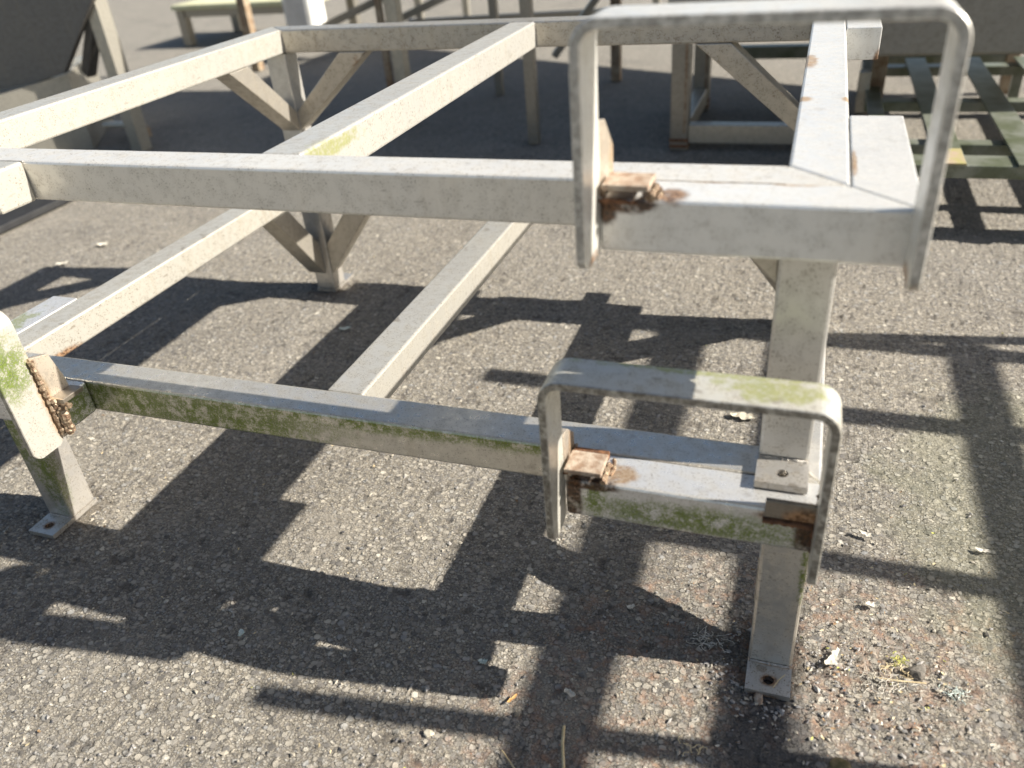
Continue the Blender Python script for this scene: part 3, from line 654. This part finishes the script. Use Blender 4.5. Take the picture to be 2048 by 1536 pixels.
flake('scrap', 'orange wood chip on the sunlit patch at bottom centre', 'wood chip', (-.344, -.166, .002), .018, .004, 1.1, m_org, 9)
flake('scrap', 'bent scrap at the lower right edge of the tarmac', 'scrap', (.16, -.155, .003), .034, .010, .5, m_bone, 10, .6)
flake('scrap', 'bright white scrap far left on the sunlit tarmac', 'scrap', (-2.292, 1.166, .002), .035, .022, .3, m_bone, 11)
flake('scrap', 'white scrap at the left near the band of shadow', 'scrap', (-2.309, 1.003, .002), .036, .02, .7, m_bone, 12)
flake('scrap', 'yellowish lichen scrap lying beneath the low guide hoop', 'scrap', (-.107, .585, .002), .05, .025, -.1, m_pebble, 13, .1)
flake('scrap', 'pale scrap under the lower middle beam', 'scrap', (-1.124, .771, .002), .03, .014, .5, m_mint, 14)
stalk('straw', 'long flat straw pointing up from the bottom edge', 'straw', [(-.264, -.187, .003), (-.259, -.212, .004), (-.249, -.243, .003), (-.244, -.262, .003)], .0042, m_straw)
stalk('straw', 'thin straw left of the long one at the bottom edge', 'straw', [(-.332, -.243, .003), (-.322, -.251, .003), (-.306, -.264, .003)], .002, m_straw)
stalk('straw', 'short hair thin straw across the near right foot plate', 'straw', [(-.008, -.060, .0095), (-.001, -.045, .0105), (.006, -.035, .0100)], .0011, m_straw)
def tuft(name, label, cat, c, r, n, w, mat, seed):
    rnd = random.Random(seed); bm = bmesh.new()
    for _ in range(n):
        a = rnd.random()*6.28; p = Vector((rnd.gauss(0, r*.42), rnd.gauss(0, r*.26), .001+rnd.random()*.003)); L = r*rnd.uniform(.2, .75); pts = []
        for k in range(6):
            pts.append(p.copy()); p += Vector((math.cos(a), math.sin(a), rnd.uniform(-.12, .14)))*L/5; a += rnd.uniform(-.95, .95); p.z = max(.0008, p.z)
        stalk_bm(bm, pts, w*rnd.uniform(.6, 1.2))
    o = link(name, bm, mat); o.location = (c[0], c[1], .0012); o['label'] = label; o['category'] = cat; return o
tuft('straw_tuft', 'tuft of dry straw and bleached fluff beside the dark stone', 'straw tuft', (.135, -.004), .035, 40, .0011, m_bone, 1)
tuft('straw_tuft', 'yellow dry grass twig beside the dark stone', 'straw tuft', (.150, .020), .026, 22, .0012, m_straw, 2)
tuft('moss_tuft', 'loose greenish moss tuft just above the straw tuft', 'moss', (.152, .034), .016, 26, .0013, m_moss, 3)
tuft('moss_tuft', 'whitish green lichen tuft right of the straw tuft', 'moss', (.220, .000), .016, 30, .0014, m_mint, 4)
tuft('straw_tuft', 'small loop of pale straw near the bottom edge, left of the foot', 'straw tuft', (-.101, -.172), .020, 9, .0014, m_straw, 5)
tuft('root_tuft', 'white dried roots in the leg shadow left of the near right leg', 'roots', (-.105, .004), .030, 34, .0010, m_bone, 6)
stalk('twig', 'dry brown twig lying across the straw tuft', 'twig', [(.120, -.002, .003), (.150, -.001, .005), (.185, .006, .003)], .0022, m_straw)

# loose grit: hundreds of small stones that nobody could count
def grit():
    rnd = random.Random(5); bm = bmesh.new()
    mats = [simple('grit_grey', (.20, .19, .18), (.30, .28, .25), 50), simple('grit_tan', (.36, .32, .25), (.27, .24, .19), 50), simple('grit_white', (.66, .65, .60), (.58, .56, .50), 60), simple('grit_dark', (.07, .068, .066), (.11, .10, .10), 60)]
    for _ in range(4200):
        y = -.42+3.4*rnd.random()**1.7; x = rnd.uniform(-1.35-.75*max(0, y+.3), .45+.22*y)
        if _ % 6 == 0:
            fx, fy = rnd.choice(((-.014, -.02), (-.014, -.02), (-1.29, -.02), (-1.29, .99), (.14, .0)))
            q = rnd.uniform(0, 6.283); d = .05+abs(rnd.gauss(0, .03)); x, y = fx+math.cos(q)*d, fy+math.sin(q)*d*1.1
        k = rnd.choices((0, 1, 2, 3), (.46, .34, .03, .17))[0]
        r = rnd.uniform(.0011, .0034)*(1 if rnd.random() < .93 else 1.5)
        if k == 2: r *= .7
        a = rnd.random()*6.28; sx, sy, sz = r*rnd.uniform(.8, 1.6), r*rnd.uniform(.7, 1.1), r*rnd.uniform(.3, .6)
        q = bmesh.ops.create_icosphere(bm, subdivisions=1, radius=1)['verts'] if False else None
        base = [(1, 0, 0), (.2, 1, 0), (-1, .3, 0), (-.3, -.9, 0), (.15, .1, 1), (0, 0, -1)]
        vs = []
        for (u, v, w) in base:
            u += rnd.uniform(-.3, .3); v += rnd.uniform(-.3, .3); w += rnd.uniform(-.2, .2)
            X = u*sx; Y = v*sy; vs.append(bm.verts.new((x+X*math.cos(a)-Y*math.sin(a), y+X*math.sin(a)+Y*math.cos(a), -.0012+sz*.5+w*sz)))
        for i in range(4):
            for t in (4, 5): f = bm.faces.new((vs[i], vs[(i+1) % 4], vs[t])); f.material_index = k
    o = link('loose_grit', bm, mats[0])
    for m in mats[1:]: o.data.materials.append(m)
    o['kind'] = 'stuff'; o['label'] = 'loose grit and tiny stones scattered on the tarmac'
grit()

def debris():
    rnd = random.Random(11); bm = bmesh.new()
    mats = [m_straw, m_bone, simple('dead_leaf', (.16, .09, .04), (.28, .18, .09), 90), m_moss]
    for i in range(420):
        y = -.42+2.6*rnd.random()**1.5; x = rnd.uniform(-1.3-.7*max(0, y+.3), .45+.22*y)
        if i % 3 == 0: x, y = rnd.gauss(.13, .08), rnd.gauss(.02, .07)
        a = rnd.random()*6.28; L = rnd.uniform(.002, .0065); Wd = L*rnd.uniform(.18, .6); k = rnd.choices((0, 1, 2, 3), (.4, .15, .35, .1))[0]
        n = 4; top = []; bot = []
        for j in range(n):
            u = j/(n-1)-.5; w = Wd*(1-(abs(u)*1.6)**2*.8); off = rnd.uniform(-.2, .2)*Wd; z = .0012+abs(u)*L*rnd.uniform(.1, .5)
            for sg, lst in ((1, top), (-1, bot)):
                X, Y = u*L, sg*w/2+off; lst.append((x+X*math.cos(a)-Y*math.sin(a), y+X*math.sin(a)+Y*math.cos(a), z+(.0005 if sg > 0 else 0)))
        T_ = [bm.verts.new(p) for p in top]; B_ = [bm.verts.new(p) for p in bot]
        T2 = [bm.verts.new((p[0], p[1], p[2]-.0005)) for p in top]; B2 = [bm.verts.new((p[0], p[1], p[2]-.0005)) for p in bot]
        for j in range(n-1):
            for q in ((T_[j], T_[j+1], B_[j+1], B_[j]), (T2[j], B2[j], B2[j+1], T2[j+1]), (T_[j], T2[j], T2[j+1], T_[j+1]), (B_[j], B_[j+1], B2[j+1], B2[j])):
                f = bm.faces.new(q); f.material_index = k
    o = link('leaf_litter', bm, mats[0])
    for m in mats[1:]: o.data.materials.append(m)
    o['kind'] = 'stuff'; o['label'] = 'tiny bits of dead leaf and straw strewn over the tarmac'
debris()
